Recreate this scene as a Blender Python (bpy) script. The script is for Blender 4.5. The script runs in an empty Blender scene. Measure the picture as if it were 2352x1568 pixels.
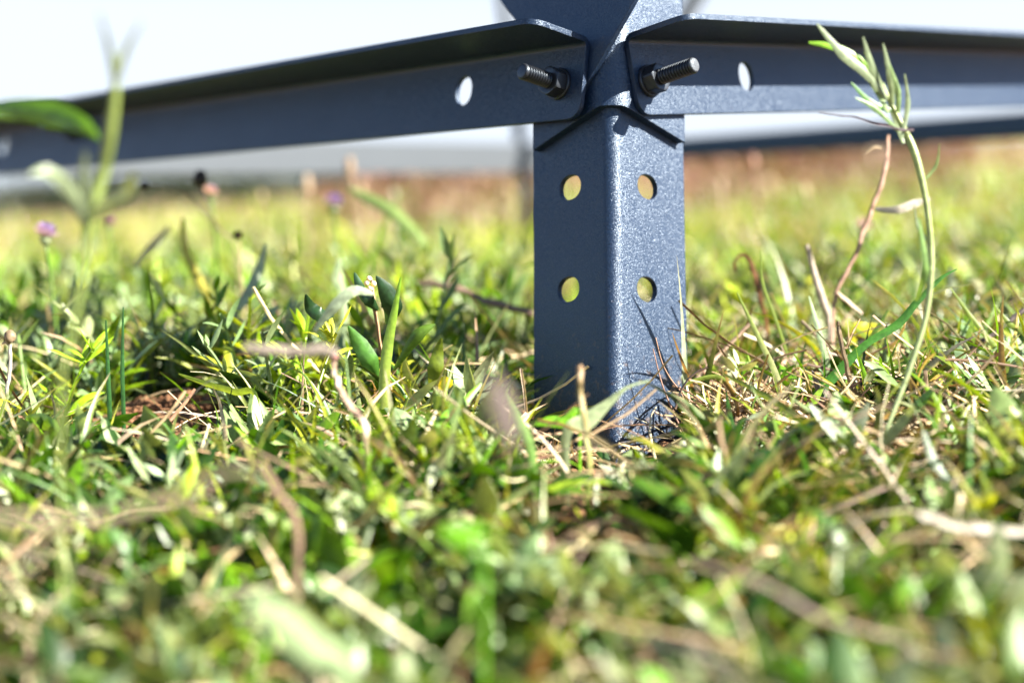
import bpy, bmesh, math, random
import numpy as np
from mathutils import Vector, Matrix

S = bpy.context.scene
COL = S.collection
rng = np.random.default_rng(7)
random.seed(7)

# ------------------------------------------------------------------ camera, sky, sun, exposure
F = 3231.0; CX = 1176.0; CY = 784.0          # focal length and centre in units of a 2352 px wide picture
cam = bpy.data.cameras.new('camera'); camo = bpy.data.objects.new('camera', cam); COL.objects.link(camo)
camo.location = (0, 0, 0); camo.rotation_euler = (math.radians(90), 0, 0)
cam.sensor_width = 36; cam.lens = 36 * F / 2352
cam.clip_start = 0.01; cam.clip_end = 1000
cam.dof.use_dof = True; cam.dof.focus_distance = 0.497; cam.dof.aperture_fstop = 4.0
cam.dof.aperture_blades = 9
S.camera = camo

TAU = math.radians(8.0)
AX = Vector((0, math.sin(TAU), math.cos(TAU)))                 # the post leans slightly back
D1 = Vector((-3119, 3231, 194)).normalized()                   # left rail runs away this way
D2 = Vector((3348, 3231, 588)).normalized()                    # right rail
M1 = -(D1.cross(AX)).normalized(); M2 = (D2.cross(AX)).normalized()
if M1.y > 0: M1 = -M1
if M2.y > 0: M2 = -M2
E2 = (AX - AX.dot(D2) * D2).normalized(); E1 = (AX - AX.dot(D1) * D1).normalized()
SUN = (M2 + 0.62 * E2 + 0.50 * D2).normalized()                # towards the sun
sl = bpy.data.lights.new('sun', 'SUN'); slo = bpy.data.objects.new('sun', sl); COL.objects.link(slo)
sl.energy = 5.0; sl.angle = math.radians(0.53); sl.color = (1.0, 0.95, 0.86)
slo.rotation_euler = SUN.to_track_quat('Z', 'Y').to_euler(); slo.location = SUN * 5
W = bpy.data.worlds.new('World'); S.world = W; W.use_nodes = True
nt = W.node_tree; bg = nt.nodes['Background']
sky = nt.nodes.new('ShaderNodeTexSky'); sky.sky_type = 'NISHITA'; sky.sun_disc = False
sky.sun_elevation = math.asin(SUN.z); sky.sun_rotation = math.atan2(SUN.x, SUN.y)
sky.air_density = 1.0; sky.dust_density = 0.8; sky.ozone_density = 2.0; sky.altitude = 3000
# thin bright haze low in the sky
wtc = nt.nodes.new('ShaderNodeTexCoord'); wsp = nt.nodes.new('ShaderNodeSeparateXYZ'); nt.links.new(wtc.outputs['Generated'], wsp.inputs[0])
wmr = nt.nodes.new('ShaderNodeMapRange'); wmr.inputs[1].default_value = 0.45; wmr.inputs[2].default_value = 0.22; wmr.inputs[3].default_value = 0.0; wmr.inputs[4].default_value = 0.93
nt.links.new(wsp.outputs['Z'], wmr.inputs[0])
wmx = nt.nodes.new('ShaderNodeMixRGB'); wmx.inputs[2].default_value = (3.65, 3.98, 4.4, 1)
way = nt.nodes.new('ShaderNodeMapRange'); way.interpolation_type = 'SMOOTHSTEP'; way.inputs[1].default_value = 0.35; way.inputs[2].default_value = 0.85
nt.links.new(wsp.outputs['Y'], way.inputs[0]); wmu = nt.nodes.new('ShaderNodeMath'); wmu.operation = 'MULTIPLY'
nt.links.new(wmr.outputs[0], wmu.inputs[0]); nt.links.new(way.outputs[0], wmu.inputs[1]); nt.links.new(wmu.outputs[0], wmx.inputs[0]); nt.links.new(sky.outputs[0], wmx.inputs[1]); nt.links.new(wmx.outputs[0], bg.inputs[0]); bg.inputs[1].default_value = 0.05
S.view_settings.view_transform = 'Standard'; S.view_settings.look = 'None'
S.view_settings.gamma = 1; S.view_settings.exposure = 2.45
S.render.engine = 'CYCLES'; S.render.resolution_x = 1024; S.render.resolution_y = 682
S.cycles.max_bounces = 6; S.cycles.transmission_bounces = 3; S.cycles.transparent_max_bounces = 4

# ------------------------------------------------------------------ helpers
def P(px, py, Y):
    return Vector(((px - CX) / F * Y, Y, (CY - py) / F * Y))
def ray_hit(px, py, pt, n):
    d = P(px, py, 1.0); return d * (pt.dot(n) / d.dot(n))
def tag(o, label=None, cat=None, group=None, kind=None):
    if label: o['label'] = label
    if cat: o['category'] = cat
    if group: o['group'] = group
    if kind: o['kind'] = kind
    return o
def link(name, me, mat, parent=None):
    o = bpy.data.objects.new(name, me); COL.objects.link(o)
    if mat and not me.materials: me.materials.append(mat)
    if parent: o.parent = parent
    return o
def empty(name, loc=(0, 0, 0)):
    o = bpy.data.objects.new(name, None); COL.objects.link(o); o.location = loc
    o.empty_display_size = 0.02; return o
def mesh(verts, faces, smooth=True, sharp=None):
    me = bpy.data.meshes.new('m'); me.from_pydata([tuple(v) for v in verts], [], faces); me.validate(); me.update()
    if smooth: me.shade_smooth()
    if sharp: me.set_sharp_from_angle(angle=math.radians(sharp))
    return me
def np_mesh(V, Q, C=None, T=None):
    """V n*3, Q m*4 quads, C per-vertex colour"""
    me = bpy.data.meshes.new('m'); V = np.asarray(V, np.float32)
    me.vertices.add(len(V)); me.vertices.foreach_set('co', V.ravel())
    me.loops.add(Q.size); me.loops.foreach_set('vertex_index', Q.astype(np.int32).ravel())
    me.polygons.add(len(Q)); me.polygons.foreach_set('loop_start', np.arange(len(Q), dtype=np.int32) * 4)
    me.polygons.foreach_set('use_smooth', np.ones(len(Q), bool))
    me.update(calc_edges=True)
    if C is not None:
        a = me.color_attributes.new('tint', 'FLOAT_COLOR', 'POINT')
        c4 = np.ones((len(V), 4), np.float32); c4[:, :3] = C; a.data.foreach_set('color', c4.ravel())
    return me

def vnoise(x, y, seed=0):
    xi = np.floor(x).astype(np.int64); yi = np.floor(y).astype(np.int64); fx = x - xi; fy = y - yi
    fx = fx * fx * (3 - 2 * fx); fy = fy * fy * (3 - 2 * fy)
    def h(a, b):
        n = (a * 374761393 + b * 668265263 + seed * 1442695041) & 0x7fffffff
        n = ((n ^ (n >> 13)) * 1274126177) & 0x7fffffff
        return ((n ^ (n >> 16)) & 0xffff) / 65535.0
    return (h(xi, yi) * (1 - fx) + h(xi + 1, yi) * fx) * (1 - fy) + (h(xi, yi + 1) * (1 - fx) + h(xi + 1, yi + 1) * fx) * fy

GA, GB, GC = -0.1045, 0.127, 0.06
def gz(x, y):
    x = np.asarray(x, float); y = np.asarray(y, float)
    r = np.sqrt(x * x + y * y)
    fall = np.clip((y - 30) / 60, 0, 1)
    z = GA + GB * (np.minimum(y, 30) + np.clip(y - 30, 0, 60) * (1 - 0.5 * fall) - np.clip(y - 90, 0, None) * 0.0 - np.clip(y - 60, 0, None) * 1.0)
    z = z + GC * np.clip(x, -25, 25)
    q = np.clip((.475 - y) / .20, 0, 1); z = z - .027 * q * q * (3 - 2 * q)      # the turf drops away towards the viewer
    near = np.exp(-r / 1.6)
    z = z + near * (0.010 * (vnoise(x * 22, y * 22, 1) - .5) + 0.005 * (vnoise(x * 70, y * 70, 2) - .5) + 0.0025 * (vnoise(x * 210, y * 210, 3) - .5))
    z = z + (1 - near) * 0.06 * (vnoise(x * 1.3, y * 1.3, 4) - .5)
    z = z + 0.019 * np.exp(-(((x + .135) / .050) ** 2 + ((y - .555) / .05) ** 2))     # clod of earth, left
    z = z - 0.014 * np.exp(-(((x + .19) / .022) ** 2 + ((y - .535) / .025) ** 2))      # hole beside it
    z = z - 0.008 * np.exp(-(((x - .008) / .016) ** 2 + ((y - .49) / .02) ** 2))       # dug pit left of the post
    z = z + 0.010 * np.exp(-(((x - .082) / .016) ** 2 + ((y - .520) / .018) ** 2))     # heap right of the post
    return z
def G(x, y): return float(gz(np.array([x]), np.array([y]))[0])

# ------------------------------------------------------------------ materials
def new_mat(name):
    m = bpy.data.materials.new(name); m.use_nodes = True
    return m, m.node_tree.nodes, m.node_tree.links, m.node_tree.nodes['Principled BSDF']
def coat(name, base, rough, grain, strength, spec=0.6, tint=(.74, .87, 1)):
    m, N, L, p = new_mat(name)
    tc = N.new('ShaderNodeTexCoord')
    n1 = N.new('ShaderNodeTexNoise'); n1.inputs['Scale'].default_value = grain; n1.inputs['Detail'].default_value = 1.5
    L.new(tc.outputs['Object'], n1.inputs['Vector'])
    bv = N.new('ShaderNodeBevel'); bv.samples = 3; bv.inputs['Radius'].default_value = 0.0005
    # grains of the textured coat: every grain tilts the surface its own way
    sb = N.new('ShaderNodeVectorMath'); sb.operation = 'SUBTRACT'; sb.inputs[1].default_value = (.5, .5, .5); L.new(n1.outputs['Color'], sb.inputs[0])
    sc_ = N.new('ShaderNodeVectorMath'); sc_.operation = 'SCALE'; sc_.inputs['Scale'].default_value = strength; L.new(sb.outputs[0], sc_.inputs[0])
    ad = N.new('ShaderNodeVectorMath'); ad.operation = 'ADD'; L.new(bv.outputs[0], ad.inputs[0]); L.new(sc_.outputs[0], ad.inputs[1])
    nn = N.new('ShaderNodeVectorMath'); nn.operation = 'NORMALIZE'; L.new(ad.outputs[0], nn.inputs[0]); L.new(nn.outputs[0], p.inputs['Normal'])
    n2 = N.new('ShaderNodeTexNoise'); n2.inputs['Scale'].default_value = 60; n2.inputs['Detail'].default_value = 4
    L.new(tc.outputs['Object'], n2.inputs['Vector'])
    mx = N.new('ShaderNodeMixRGB'); mx.inputs[1].default_value = (*base, 1); mx.inputs[2].default_value = (*[c * 1.2 for c in base], 1)
    L.new(n2.outputs[0], mx.inputs[0]); L.new(mx.outputs[0], p.inputs['Base Color'])
    n3 = N.new('ShaderNodeTexNoise'); n3.inputs['Scale'].default_value = 330; n3.inputs['Detail'].default_value = 6; L.new(tc.outputs['Object'], n3.inputs['Vector'])
    sx = N.new('ShaderNodeSeparateXYZ'); L.new(tc.outputs['Object'], sx.inputs[0])
    zr = N.new('ShaderNodeMapRange'); zr.inputs[1].default_value = .02; zr.inputs[2].default_value = -.04; zr.inputs[3].default_value = -.20; zr.inputs[4].default_value = .02; L.new(sx.outputs['Z'], zr.inputs[0])
    av = N.new('ShaderNodeMath'); av.operation = 'ADD'; L.new(n3.outputs[0], av.inputs[0]); L.new(zr.outputs[0], av.inputs[1])
    dr = N.new('ShaderNodeMapRange'); dr.inputs[1].default_value = .50; dr.inputs[2].default_value = .62; dr.inputs[4].default_value = .55; L.new(av.outputs[0], dr.inputs[0])
    dm = N.new('ShaderNodeMixRGB'); dm.inputs[2].default_value = (.09, .055, .032, 1); L.new(dr.outputs[0], dm.inputs[0]); L.new(mx.outputs[0], dm.inputs[1]); L.new(dm.outputs[0], p.inputs['Base Color'])
    mr = N.new('ShaderNodeMapRange'); mr.inputs[3].default_value = rough - .06; mr.inputs[4].default_value = rough + .06
    L.new(n2.outputs[0], mr.inputs[0]); L.new(mr.outputs[0], p.inputs['Roughness'])
    p.inputs['Specular IOR Level'].default_value = spec; p.inputs['Specular Tint'].default_value = (*tint, 1)
    return m
M_POST = coat('textured_powder_coat', (0.002, 0.010, 0.030), 0.43, 3300, 1.55, 0.70)
M_RAIL = coat('dark_blue_powder_coat', (0.002, 0.010, 0.030), 0.45, 3300, 1.3, 0.66)
M_BOLT = coat('blackened_steel', (0.012, 0.013, 0.016), 0.38, 900, 0.15, 0.6)
M_BOLTEND = coat('scuffed_sunlit_steel', (0.05, 0.052, 0.055), 0.5, 2500, 0.8, 0.5)  # paler bolt end: the sun on the right bolt is put into its colour
M_FAR = coat('sunlit_grey_steel', (0.045, 0.048, 0.052), 0.6, 400, 0.2, 0.4)  # far side of the frame, its sunlit look put into a lighter grey

def leaf_mat(name, trans=0.35, rough=0.42, spec=0.5):
    m, N, L, p = new_mat(name)
    a = N.new('ShaderNodeAttribute'); a.attribute_name = 'tint'
    tc = N.new('ShaderNodeTexCoord'); n = N.new('ShaderNodeTexNoise'); n.inputs['Scale'].default_value = 420; n.inputs['Detail'].default_value = 3
    L.new(tc.outputs['Object'], n.inputs['Vector'])
    mr = N.new('ShaderNodeMapRange'); mr.inputs[1].default_value = .3; mr.inputs[2].default_value = .7; mr.inputs[3].default_value = 0.72; mr.inputs[4].default_value = 1.25
    L.new(n.outputs[0], mr.inputs[0])
    mul = N.new('ShaderNodeVectorMath'); mul.operation = 'SCALE'; L.new(a.outputs['Color'], mul.inputs[0]); L.new(mr.outputs[0], mul.inputs['Scale'])
    L.new(mul.outputs[0], p.inputs['Base Color'])
    p.inputs['Roughness'].default_value = rough; p.inputs['Specular IOR Level'].default_value = spec
    bp = N.new('ShaderNodeBump'); bp.inputs['Strength'].default_value = .4; bp.inputs['Distance'].default_value = .0004
    L.new(n.outputs[0], bp.inputs['Height']); L.new(bp.outputs[0], p.inputs['Normal'])
    if trans > 0:
        t = N.new('ShaderNodeBsdfTranslucent'); ms = N.new('ShaderNodeMixShader'); ms.inputs[0].default_value = trans
        g = N.new('ShaderNodeMixRGB'); g.blend_type = 'MULTIPLY'; g.inputs[0].default_value = 1; g.inputs[2].default_value = (1.5, 1.35, 0.5, 1)
        L.new(mul.outputs[0], g.inputs[1]); L.new(g.outputs[0], t.inputs[0])
        L.new(p.outputs[0], ms.inputs[1]); L.new(t.outputs[0], ms.inputs[2])
        L.new(ms.outputs[0], N['Material Output'].inputs[0])
    return m
M_LEAF = leaf_mat('living_leaf', 0.26, 0.40, 0.45)
M_DRY = leaf_mat('dry_plant', 0.15, 0.6, 0.35)
M_STEM = leaf_mat('plant_stem', 0.12, 0.45, 0.5)
M_PETAL = leaf_mat('petal', 0.35, 0.6, 0.3)

def soil_mat():
    m, N, L, p = new_mat('soil')
    tc = N.new('ShaderNodeTexCoord')
    def noise(s, d=5):
        n = N.new('ShaderNodeTexNoise'); n.inputs['Scale'].default_value = s; n.inputs['Detail'].default_value = d
        L.new(tc.outputs['Object'], n.inputs['Vector']); return n
    a = noise(260, 6); b = noise(25, 4); c = noise(0.9, 5)
    r1 = N.new('ShaderNodeValToRGB'); r1.color_ramp.elements[0].color = (0.030, 0.017, 0.010, 1); r1.color_ramp.elements[1].color = (0.19, 0.105, 0.055, 1)
    r1.color_ramp.elements[0].position = .3; r1.color_ramp.elements[1].position = .72
    L.new(a.outputs[0], r1.inputs[0])
    mx = N.new('ShaderNodeMixRGB'); mx.inputs[2].default_value = (0.20, 0.095, 0.045, 1)
    L.new(b.outputs[0], mx.inputs[0]); L.new(r1.outputs[0], mx.inputs[1])
    # far field: patches of bare reddish earth and green
    r2 = N.new('ShaderNodeValToRGB'); r2.color_ramp.elements[0].color = (0.10, 0.085, 0.04, 1); r2.color_ramp.elements[1].color = (0.20, 0.10, 0.065, 1)
    r2.color_ramp.elements[0].position = .42; r2.color_ramp.elements[1].position = .56
    L.new(c.outputs[0], r2.inputs[0])
    geo = N.new('ShaderNodeSeparateXYZ'); L.new(tc.outputs['Object'], geo.inputs[0])
    mr = N.new('ShaderNodeMapRange'); mr.inputs[1].default_value = 1.2; mr.inputs[2].default_value = 3.5
    L.new(geo.outputs['Y'], mr.inputs[0])
    mf = N.new('ShaderNodeMixRGB'); L.new(mr.outputs[0], mf.inputs[0]); L.new(mx.outputs[0], mf.inputs[1]); L.new(r2.outputs[0], mf.inputs[2])
    L.new(mf.outputs[0], p.inputs['Base Color']); p.inputs['Roughness'].default_value = .9; p.inputs['Specular IOR Level'].default_value = .2
    bp = N.new('ShaderNodeBump'); bp.inputs['Distance'].default_value = .002; bp.inputs['Strength'].default_value = .9
    L.new(a.outputs[0], bp.inputs['Height']); L.new(bp.outputs[0], p.inputs['Normal'])
    return m
M_SOIL = soil_mat()

# ------------------------------------------------------------------ the ground
def axis(c, n, ext, fine):
    t = np.linspace(-1, 1, n); k = 9.0
    s = np.sinh(k * t) / np.sinh(k)
    return c + s * ext + t * fine
gxs = axis(0.0, 330, 120, 0.9); gys = axis(0.55, 330, 130, 0.9)
X, Y = np.meshgrid(gxs, gys); Z = gz(X, Y)
V = np.stack([X, Y, Z], -1).reshape(-1, 3)
i = np.arange(329)[:, None] * 330 + np.arange(329)[None, :]
Q = np.stack([i, i + 1, i + 331, i + 330], -1).reshape(-1, 4)
g = link('ground', np_mesh(V, Q), M_SOIL); tag(g, kind='structure')

# ------------------------------------------------------------------ the steel frame (post, sleeve, gusset, rails, bolts)
mm = 0.001
def arc2(cx, cy, r, a0, a1, n):
    return [(cx + r * math.cos(math.radians(a0 + (a1 - a0) * k / n)), cy + r * math.sin(math.radians(a0 + (a1 - a0) * k / n))) for k in range(n + 1)]
def pair_extrude(outer, inner, to3, s0, s1):
    """outer / inner: matching point lists; to3(a, b, s) maps to space; s0, s1: start / end of every point pair"""
    n = len(outer); V = []; Fc = []
    for k in range(n):
        V += [to3(*outer[k], s0[k]), to3(*inner[k], s0[k]), to3(*inner[k], s1[k]), to3(*outer[k], s1[k])]
    for k in range(n - 1):
        a, b = 4 * k, 4 * (k + 1)
        for j in range(4):
            j2 = (j + 1) % 4
            Fc.append((a + j, b + j, b + j2, a + j2))
    Fc.append((0, 1, 2, 3)); e = 4 * (n - 1); Fc.append((e + 3, e + 2, e + 1, e))
    return V, Fc
def punch(o, cutters):
    tmp = []
    for V_, F_ in cutters:
        me = mesh(V_, F_, False); bmm = bmesh.new(); bmm.from_mesh(me); bmesh.ops.recalc_face_normals(bmm, faces=bmm.faces); bmm.to_mesh(me); bmm.free(); c = bpy.data.objects.new('cut', me); COL.objects.link(c); c.matrix_world = o.matrix_world; tmp.append(c)
        md = o.modifiers.new('b', 'BOOLEAN'); md.operation = 'DIFFERENCE'; md.solver = 'EXACT'; md.object = c
    bpy.context.view_layer.update()
    dg = bpy.context.evaluated_depsgraph_get()
    me2 = bpy.data.meshes.new_from_object(o.evaluated_get(dg))
    o.modifiers.clear(); o.data = me2
    for c in tmp: bpy.data.objects.remove(c)
    me2.shade_smooth(); me2.set_sharp_from_angle(angle=math.radians(28))
def slot_cutter(c, ax, hx, hy, ra, rb, depth=0.012, n=40):
    V_ = []
    for s in (-1, 1):
        for k in range(n):
            a = 2 * math.pi * k / n
            ca, sa = math.cos(a), math.sin(a)
            ca = math.copysign(abs(ca) ** .92, ca); sa = math.copysign(abs(sa) ** .92, sa)
            V_.append(c + ax * (s * depth) + hx * (ra * ca) + hy * (rb * sa))
    F_ = [(k, (k + 1) % n, n + (k + 1) % n, n + k) for k in range(n)] + [tuple(range(n - 1, -1, -1)), tuple(range(n, 2 * n))]
    return V_, F_

NC = P(1409, 650, 0.5035)                     # outer corner of the post half way up
# exact wall frames: left wall holds D1 and AX, right wall holds D2 and AX
H1 = (D1 - D1.dot(AX) * AX).normalized(); H2 = (D2 - D2.dot(AX) * AX).normalized()
def wall3(u, v, s): return NC + H2 * u + H1 * v + AX * s
def ground_on_axis(): return (G(NC.x, NC.y) - NC.z)
def L_profile(leg, t, ro, off=0.0, seg=10):
    ri = max(ro - t, 0.0006)
    o = [(off, off + leg)] + [(off, off + leg * .5)] + arc2(off + ro, off + ro, ro, 180, 270, seg) + [(off + leg * .5, off), (off + leg, off)]
    q = [(off + t, off + leg)] + [(off + t, off + leg * .5)] + arc2(off + ro, off + ro, ri, 180, 270, seg) + [(off + leg * .5, off + t), (off + leg, off + t)]
    return o, q

frame = empty('steel_frame', (NC.x, NC.y, G(NC.x, NC.y)))
tag(frame, 'dark blue powder coated steel frame of bolted angle rails on a punched corner post', 'frame')
bpy.context.view_layer.update()
FI = frame.matrix_world.inverted()
def fpart(name, V_, F_, mat, parent=None, sharp=28, base=None):
    me = mesh(V_, F_, False); bmm = bmesh.new(); bmm.from_mesh(me); bmesh.ops.recalc_face_normals(bmm, faces=bmm.faces); bmm.to_mesh(me); bmm.free()
    me.shade_smooth(); me.set_sharp_from_angle(angle=math.radians(sharp)); o = bpy.data.objects.new(name, me); COL.objects.link(o); me.materials.append(mat)
    o.parent = parent or frame
    o.matrix_parent_inverse = FI if parent is None else Matrix.Identity(4)
    return o

# post
o_, i_ = L_profile(40 * mm, 2.2 * mm, 5.0 * mm)
V_, F_ = pair_extrude(o_, i_, wall3, [-0.105] * len(o_), [0.085] * len(o_))
post = fpart('post', V_, F_, M_POST)
cut = []
for px, py in ((1308, 665), (1312, 431)):
    c = ray_hit(px, py, NC, H2); cut.append(slot_cutter(c, H2, H1, AX, 5.4 * mm, 4.7 * mm))
for px, py in ((1484, 665), (1485, 430)):
    c = ray_hit(px, py, NC, H1); cut.append(slot_cutter(c, H1, H2, AX, 5.5 * mm, 4.7 * mm))
punch(post, cut)

# outer sleeve: lower end cut slanting down from the corner on both sides
o_, i_ = L_profile(40.2 * mm, 3.5 * mm, 9.5 * mm, -3.6 * mm, 16)
so = ray_hit(1404, 220, NC - H2 * 0.0022 - H1 * 0.0022, Vector((0, -1, 0)))
s_c = (so - NC).dot(AX)
def sl_s(u, v):
    d = max(u, v) + 0.0
    side = 10.5 if v > u else 7.6
    dd = max(0.0, d - 3 * mm) / (36 * mm)
    return s_c - side * mm * dd
st = [sl_s(*p) for p in o_]
# smooth over the bend
V_, F_ = pair_extrude(o_, i_, wall3, st, [0.135] * len(o_))
sleeve = fpart('sleeve', V_, F_, M_POST)

# gusset plate on the left wall, its edge standing past the corner
def wall_px(px, py, off): return ray_hit(px, py, NC - H2 * off, H2)
gp = [(1500, -90), (1457, 0), (1379, 137), (1345, 197), (1332, 222), (1312, 232), (1282, 225), (1240, 140), (1181, 43), (1147, 0), (1085, -90)]
Vg = [wall_px(x, y, 5.75 * mm) for x, y in gp]; n = len(Vg); Vb = [v + H2 * 2.0 * mm for v in Vg]
Fg = [tuple(range(n)), tuple(range(2 * n - 1, n - 1, -1))] + [(k, (k + 1) % n, n + (k + 1) % n, n + k) for k in range(n)]
gusset = fpart('gusset_plate', Vg + Vb, Fg, M_RAIL)

# rails: web against the wall, flange on top folded out towards the viewer
def rail(name, A, D, E, Mo, length, holes, web=30 * mm, fl=30 * mm, t=2.0 * mm, r=4 * mm, mat=None, round_end=True):
    rc = 6 * mm; K = 6
    es = [rc * (1 - math.cos(math.pi / 2 * k / K)) for k in range(K + 1)]
    out = [(0, e) for e in es] + [(0, web * .5)]; inn = [(t, e) for e in es] + [(t, web * .5)]
    off = [rc - math.sqrt(max(0, rc * rc - (rc - e) ** 2)) for e in es] + [0]
    seg = 8
    for k in range(seg + 1):
        a = math.radians(180 - 90 * k / seg)
        out.append((r + r * math.cos(a), web - r + r * math.sin(a))); inn.append((r + (r - t) * math.cos(a), web - r + (r - t) * math.sin(a))); off.append(0)
    for e in reversed(es):
        x = fl - e
        if x < r + .001: continue
        out.append((x, web)); inn.append((x, web - t)); off.append(rc - math.sqrt(max(0, rc * rc - (rc - e) ** 2)))
    if not round_end: off = [0] * len(off)
    to3 = lambda a, b, s: A + D * s + Mo * a + E * b
    V_, F_ = pair_extrude(out, inn, to3, off, [length] * len(out))
    o = fpart(name, V_, F_, mat or M_RAIL)
    if holes:
        punch(o, [slot_cutter(c, Mo, D, E, ra, rb) for c, ra, rb in holes])
    return o
# left rail: back of its web on the gusset
PL = NC - H2 * 5.9 * mm; c0 = ray_hit(1230, 281, PL + M1 * 2 * mm, M1) - M1 * 2 * mm
e0 = ray_hit(1333, 240, PL + M1 * 2 * mm, M1) - M1 * 2 * mm
A1 = c0 + D1 * (e0 - c0).dot(D1)
h = ray_hit(1065, 209, A1 + M1 * 2 * mm, M1)
h2 = ray_hit(8, 335, A1 + M1 * 2 * mm, M1)
railL = rail('rail', A1, D1, E1, M1, 0.66, [(h, 4.7 * mm, 5.8 * mm), (h2, 4.7 * mm, 5.8 * mm)])
tag(railL, 'shaded left rail running back to the left edge')
PR = NC - H1 * 3.8 * mm; c0 = ray_hit(1573, 262, PR + M2 * 2 * mm, M2) - M2 * 2 * mm
e0 = ray_hit(1466, 235, PR + M2 * 2 * mm, M2) - M2 * 2 * mm
A2 = c0 + D2 * (e0 - c0).dot(D2)
h = ray_hit(1714, 176, A2 + M2 * 2 * mm, M2)
railR = rail('rail', A2, D2, E2, M2, 0.62, [(h, 4.6 * mm, 5.9 * mm)])
tag(railR, 'right rail with sunlit lower web')

# bolts with nut and washer
def lathe(prof, n, c, ax, ux, uy):
    V_ = []; F_ = []
    for r_, s_ in prof:
        for k in range(n):
            a = 2 * math.pi * k / n; V_.append(c + ax * s_ + ux * (r_ * math.cos(a)) + uy * (r_ * math.sin(a)))
    for j in range(len(prof) - 1):
        for k in range(n):
            F_.append((j * n + k, j * n + (k + 1) % n, (j + 1) * n + (k + 1) % n, (j + 1) * n + k))
    F_.append(tuple(range(n - 1, -1, -1))); F_.append(tuple((len(prof) - 1) * n + k for k in range(n)))
    return V_, F_
def bolt(c, ax, ux, uy, length, spin, label, endmat=None):
    # threads run the whole length, the nut sits on its washer
    r = 3.0 * mm; pr = [(r, -0.008)]
    s = 0.0; pitch = 1.3 * mm
    while s < length - 1.2 * mm:
        pr += [(r, s + .1 * pitch), (r, s + .3 * pitch), (r * .76, s + .6 * pitch), (r * .76, s + .8 * pitch)]; s += pitch
    pr += [(r, length - 1.0 * mm), (r, length - .6 * mm), (r * .86, length)]
    V_, F_ = lathe(pr, 32, c, ax, ux, uy)
    b = fpart('bolt', V_, F_, M_BOLT, sharp=50); tag(b, label)
    V_, F_ = lathe([(r * .8, length - .3 * mm), (r * .8, length + .12 * mm), (r * .7, length + .2 * mm)], 32, c, ax, ux, uy)
    fpart('bolt_end', V_, F_, endmat or M_BOLTEND, parent=b)
    V_, F_ = lathe([(6.0 * mm, .0 * mm), (6.0 * mm, 1.0 * mm), (5.7 * mm, 1.25 * mm)], 40, c, ax, ux, uy)
    fpart('washer', V_, F_, M_BOLT, parent=b)
    # hexagonal nut with turned crown
    V_ = []; F_ = []; n = 48
    hx = lambda a: 4.9 * mm / math.cos(((a + math.pi / 6) % (math.pi / 3)) - math.pi / 6)
    lv = [(1.3 * mm, 5.2 * mm), (1.7 * mm, 9 * mm), (5.6 * mm, 9 * mm), (6.1 * mm, 5.1 * mm), (6.2 * mm, 4.4 * mm), (6.0 * mm, 3.2 * mm)]
    for s_, cap in lv:
        for k in range(n):
            a = 2 * math.pi * k / n; rr = min(hx(a + spin), cap)
            V_.append(c + ax * s_ + ux * (rr * math.cos(a)) + uy * (rr * math.sin(a)))
    for j in range(len(lv) - 1):
        for k in range(n): F_.append((j * n + k, j * n + (k + 1) % n, (j + 1) * n + (k + 1) % n, (j + 1) * n + k))
    F_.append(tuple(range(n - 1, -1, -1))); F_.append(tuple((len(lv) - 1) * n + k for k in range(n)))
    fpart('nut', V_, F_, M_BOLT, parent=b, sharp=20)
    return b
cR = ray_hit(1490, 187, A2 + M2 * 2.05 * mm, M2)
axR = (M2 + AX * 0.04 + D2 * 0.03).normalized(); uR = D2.cross(axR).normalized(); vR = axR.cross(uR)
bolt(cR, axR, uR, vR, 21.5 * mm, 0.2, 'bolt with sunlit end on the right rail')
cL = ray_hit(1284, 194, A1 + M1 * 2.05 * mm, M1)
axL = (M1 + AX * 0.02).normalized(); uL = D1.cross(axL).normalized(); vL = axL.cross(uL)
bolt(cL, axL, uL, vL, 19.5 * mm, 0.5, 'shaded bolt on the left rail', M_BOLT)  # end given the dark steel, so its shade is in the colour
cF = ray_hit(172, 300, A1 + M1 * 2.05 * mm, M1)
bolt(cF, axL, uL, vL, 19.5 * mm, 0.5, 'blurred bolt far along the left rail', M_BOLT)

# far side of the same frame
def bar(name, a, b, up, th, hgt, mat, label, lip=None):
    d = (b - a).normalized(); w = d.cross(Vector((0, 0, 1))).normalized()
    prof = [(0, 0), (th, 0), (th, hgt), (0, hgt)] if not lip else [(0, 0), (lip, 0), (lip, th), (th, th), (th, hgt), (0, hgt)]
    V_ = [p + w * x + Vector((0, 0, 1)) * y for p in (a, b) for x, y in prof]; n = len(prof)
    F_ = [tuple(range(n)), tuple(range(2 * n - 1, n - 1, -1))] + [(k, (k + 1) % n, n + (k + 1) % n, n + k) for k in range(n)]
    o = fpart(name, V_, F_, mat); tag(o, label); return o
bar('rail', P(1262, 396, 1.33), P(-190, 404, 0.93), None, 0.003, 0.027, M_FAR, 'blurred grey far rail behind the left rail')
bar('rail', P(1262, 384, 1.34), P(2800, 288, 0.93), None, 0.003, 0.018, M_RAIL, 'blurred thin dark far rail behind the right rail', lip=-0.006)
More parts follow.
